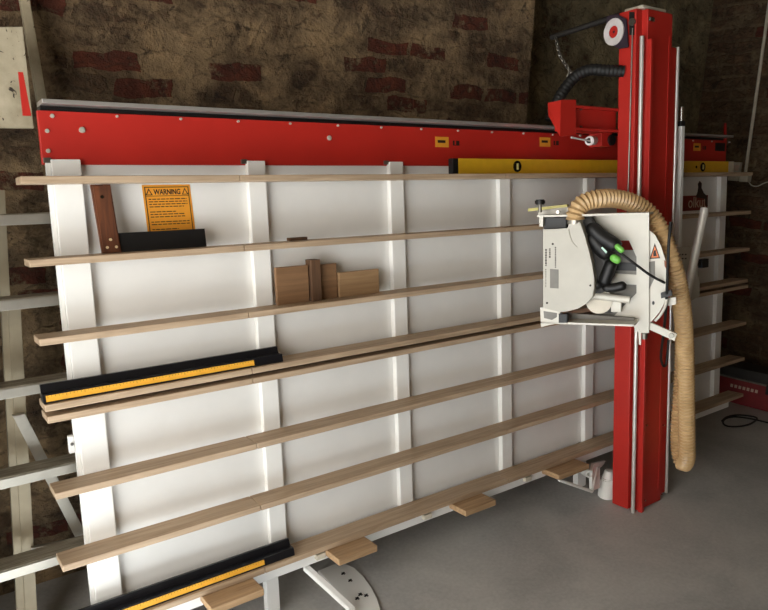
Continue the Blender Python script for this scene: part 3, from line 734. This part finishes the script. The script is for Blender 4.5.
# ------------------------------------------------------------------ hose and cables
def HP(x, y, w): return pg(x, y, 'w', w)
c = sp(575, 222, .10)
hw = [c+Vector((0, 0, .012)), sp(575.5, 215, .10), sp(579, 207, .09), sp(587, 201.5, .06), sp(599, 198.8, .01), sp(614, 198.6, -.08), sp(630, 202, -.17), sp(644, 209.5, -.24), sp(655, 221, -.27), sp(664, 239, -.28), sp(672, 262, -.28)]
hw += [HP(678.5, 288, .86), HP(683, 318, .83), HP(685, 350, .79), HP(686, 390, .74), HP(686.5, 430, .70), HP(687, 455, .685), HP(684, 464, .635), HP(680.5, 458, .59), HP(678.5, 440, .575), HP(679.5, 415, .57), HP(682, 380, .57), HP(683, 340, .57), HP(682, 300, .57)]
path = resample(spline(hw, 24), .0044)
bm = new(); tube(bm, path, lambda i: .0370+.0038*math.cos(i*2*math.pi/4), 20)
solo('suction_hose', 'thick ribbed beige suction hose arching over the saw head and hanging beside the column', 'hose', bm, 'hose', HP(687, 460, .64), smooth=True)
cpath = spline([sp(609, 247, .06), sp(620, 253, .08), sp(635, 264, .06), sp(650, 275, .0), sp(661, 281, -.1), sp(667, 284, -.15)], 10)
bm = new(); tube(bm, cpath, .0055, 10)
c2 = spline([HP(671, 222, 1.0), HP(669, 240, 1.0), HP(667.5, 275, .97), HP(666.5, 300, .93), HP(664.5, 325, .82), HP(662, 345, .70), HP(661, 358, .60), HP(663.5, 366, .59), HP(666.5, 362, .59), HP(668.5, 340, .59)], 10)
tube(bm, c2, .006, 10)
solo('power_cable', 'black power cable running from the saw grip and hanging in a loop below it', 'cable', bm, 'rubber', HP(664, 366, .59), smooth=True)

# ------------------------------------------------------------------ ladder and board on the left
WLAD = -.24
def LP(x, y, w=WLAD): return pg(x, y, 'w', w)
lad = Thing('stepladder', 'aluminium stepladder with wide ribbed treads standing behind the left end of the saw', 'ladder', MPI @ (lambda q: Vector((q.x, q.y, 0)))(PW(-.5, VF, WLAD)))
LU0, LU1 = -1.02, .02
tv = []
for y, x in ((213, 30), (297, 30), (384, 30), (472, 30), (563, 30)): tv.append(pix(x, y, 'w', WLAD).y)
for v in tv:
    bm = new(); ub(bm, LU0, LU1, v-.045, v, WLAD-.16, WLAD-.008, .002); tdr = lad.part('tread', bm, 'tread')
    bm = new(); ub(bm, LU0, LU1, v-.05, v-.006, WLAD-.008, WLAD+.002, .002); ub(bm, LU0, LU1, v-.058, v-.046, WLAD-.03, WLAD+.002, .001)
    lad.part('tread_edge', bm, 'alu', tdr, label='bright front edge')
fb = floor_v(WLAD)
for u in (LU0, LU1-.02):
    bm = new(); ub(bm, u-.02, u+.02, fb+.01, .32, WLAD-.14, WLAD-.02, .003); lad.part('rail', bm, 'alu')
for (xa, ya, xb, yb, wv, wd) in ((0, 190, 23, 640, -.52, .026), (14, 300, 33, 640, -.50, .034)):
    a, b = LP(xa, ya, wv), LP(xb, yb, wv); s_ = Vector((wd*B*.9, 0, 0))
    k = (floor_v(wv)*B+.005-b.z)/(a.z-b.z); b = b.lerp(a, k)
    bm = new(); prism(bm, [a-s_, a+s_, b+s_, b-s_], G(0, 0, -.05), .002); lad.part('rear_rail', bm, 'oldalu')
a, b = LP(19, 415, -.44), LP(84, 542, -.44); s_ = Vector((.018, 0, .0))
bm = new(); prism(bm, [a-s_, a+s_, b+s_, b-s_], G(0, 0, -.05), .002); lad.part('brace', bm, 'alu')
a, b = LP(32, 552, -.46), LP(90, 540, -.46); s_ = Vector((0, 0, .012))
bm = new(); prism(bm, [a-s_, b-s_, b+s_, a+s_], G(0, 0, -.04), .002); lad.part('brace', bm, 'alu')
# paint-spattered board in front of the ladder head
bdp = [(-40, 27), (23, 26.5), (28, 77), (34, 128), (-40, 127)]
bm = new(); prism(bm, [LP(x, y, -.34) for x, y in bdp], G(0, 0, -.05), .003)
lad.part('top_platform', bm, 'board', label='off-white board spattered with dark paint')
# spattered pole leaning on the wall behind the beam
pa = wpix(45, 99, 'y', .36); pb_ = wpix(22, -6, 'y', YB-.03)
d = (pa-pb_).normalized(); k = (pa.z-.02)/-d.z; pa = pa+d*k
if pa.y < .12: pa.y = .2
bm = new(); s_ = Vector((.015, 0, 0)); top_ = pb_-d*.18
top_.y = YB-.05
prism(bm, [pa-s_, pa+s_, top_+s_, top_-s_], (0, .035, 0), .003)
solo('batten', 'narrow whitish paint-spattered batten leaning on the brick wall at far left', 'batten', bm, 'board', (pa.x, pa.y, pa.z), frame='W')

# ------------------------------------------------------------------ right wall fittings
XW = XR-.014
c0, c1 = wpix(769, 5, 'x', XW), wpix(745.5, 172, 'x', XW)
dirc = (c0-c1); top_ = c1+dirc*((H-.01-c1.z)/dirc.z)
top_.x = XW; 
bm = new(); cyl(bm, c1, top_, .011, 14); cd = solo('conduit_pipe', 'white electrical conduit running up the dark right-hand brick wall', 'conduit', bm, 'conduit', c1, frame='W', smooth=True)
def WXB(t, name, x0, y0, x1, y1, th, mat, parent=None, bev=.004, off=0):
    a, b = wpix(x0, y0, 'x', XR-.001-off), wpix(x1, y1, 'x', XR-.001-off)
    bm = new(); box(bm, (XR-.001-off-th, a.y, a.z), (XR-.001-off, b.y, b.z), bev); return t.part(name, bm, mat, parent)
sk = Thing('wall_socket', 'white wall socket boxes with a thin sagging lead at the foot of the conduit', 'socket', wpix(745, 178, 'x', XR-.001), 'W')
WXB(sk, 'socket_box', 743.5, 173, 751, 182, .05, 'conduit')
WXB(sk, 'socket_box', 732.5, 162, 740, 181, .035, 'conduit')
WXB(sk, 'switch_plate', 734, 165, 738.5, 171, .006, 'signtext', None, .002, .035)
w_ = spline([wpix(749, 182, 'x', XR-.03), wpix(752, 185.5, 'x', XR-.04), wpix(758, 186, 'x', XR-.03), wpix(766, 182.5, 'x', XR-.012), wpix(790, 176, 'x', XR-.004)], 10)
bm = new(); tube(bm, w_, .004, 8); sk.part('lead', bm, 'conduit', smooth=True)
# red machine case on the floor at far right
cs = Thing('tool_case', 'dark-topped red tool case on the floor in the right corner', 'case', (4.55, -.35, 0), 'W')
p1 = wpix(716, 396, 'z', .02)
rot = Matrix.Rotation(R(-80), 3, 'Z'); o_ = Vector((p1.x-.01, p1.y+.0, 0))
def cbx(name, lo, hi, mat, parent=None, bev=.012):
    bm = new(); box(bm, lo, hi, bev); bmesh.ops.transform(bm, matrix=rot.to_4x4(), verts=bm.verts); bmesh.ops.translate(bm, verts=bm.verts, vec=o_)
    return cs.part(name, bm, mat, parent)
CL = .60
cbx('case_body', (0, 0, .003), (CL, .19, .19), 'casered'); lid = cbx('case_lid', (-.005, -.005, .191), (CL+.005, .195, .27), 'caseblack')
cbx('case_rim', (-.01, -.01, .184), (CL+.01, .0, .196), 'steel', None, .002)
for k in range(7): cbx('case_mark', (.09+k*.027, -.002, .120), (.107+k*.027, -.0002, .142), 'signtext', None, 0)
cbx('case_latch', (.32, -.02, .13), (.37, .004, .2), 'caseblack', None, .004)
pts = [wpix(x, y, 'z', .006) for x, y in ((722, 421), (727, 417), (737, 415), (750, 416), (757, 418.5), (750, 424), (738, 426.5), (727, 426), (723, 422.5), (726, 418.5), (735, 416.8), (752, 419), (775, 424), (800, 426))]
pts = [p if p.x < XR-.05 else Vector((XR-.05, p.y, p.z)) for p in pts]
bm = new(); tube(bm, spline(pts, 10), .006, 8); solo('floor_cable', 'black cable coiled on the concrete floor in the right corner', 'cable', bm, 'rubber', pts[0], frame='W', smooth=True)

# ------------------------------------------------------------------ light
wd = bpy.data.worlds.new('World'); scene.world = wd; wd.use_nodes = True
bg = wd.node_tree.nodes['Background']; bg.inputs[0].default_value = (.75, .87, 1, 1); bg.inputs[1].default_value = 1.0
def area(name, loc, rot, sx, sy, power, colr):
    l = bpy.data.lights.new(name, 'AREA'); l.shape = 'RECTANGLE'; l.size = sx; l.size_y = sy; l.energy = power; l.color = colr
    o = bpy.data.objects.new(name, l); col.objects.link(o); o.location = loc; o.rotation_euler = rot; return o
# daylight of the open doorway in the left wall
area('doorway_daylight', (XL-.02, (DY0+DY1)/2, 1.5), (0, R(-90), 0), 1.8, DY1-DY0-.1, 98, (1, .955, .885))
sl = bpy.data.lights.new('sun', 'SUN'); sl.energy = 45.0; sl.angle = R(.6); sl.color = (.82, .91, 1)
so = bpy.data.objects.new('sun', sl); col.objects.link(so); so.rotation_euler = (R(4), R(-41), 0)

# ------------------------------------------------------------------ camera
cam = bpy.data.cameras.new('camera'); co = bpy.data.objects.new('camera', cam); col.objects.link(co)
cam.sensor_width = 36; cam.sensor_fit = 'HORIZONTAL'; cam.lens = FPX/768*36
cam.shift_x = 0; cam.shift_y = -(305-CY)/768; cam.clip_start = .02
Tm = Matrix(((1, 0, 0), (0, 0, -1), (0, 1, 0)))
rotw = MP.to_3x3() @ Tm @ RC.transposed()
co.matrix_world = Matrix.Translation(PW(*CAMP)) @ rotw.to_4x4()
scene.camera = co
vs = scene.view_settings; vs.view_transform = 'Standard'; vs.look = 'None'; vs.gamma = 1; vs.use_curve_mapping = False
vs.exposure = 0.05
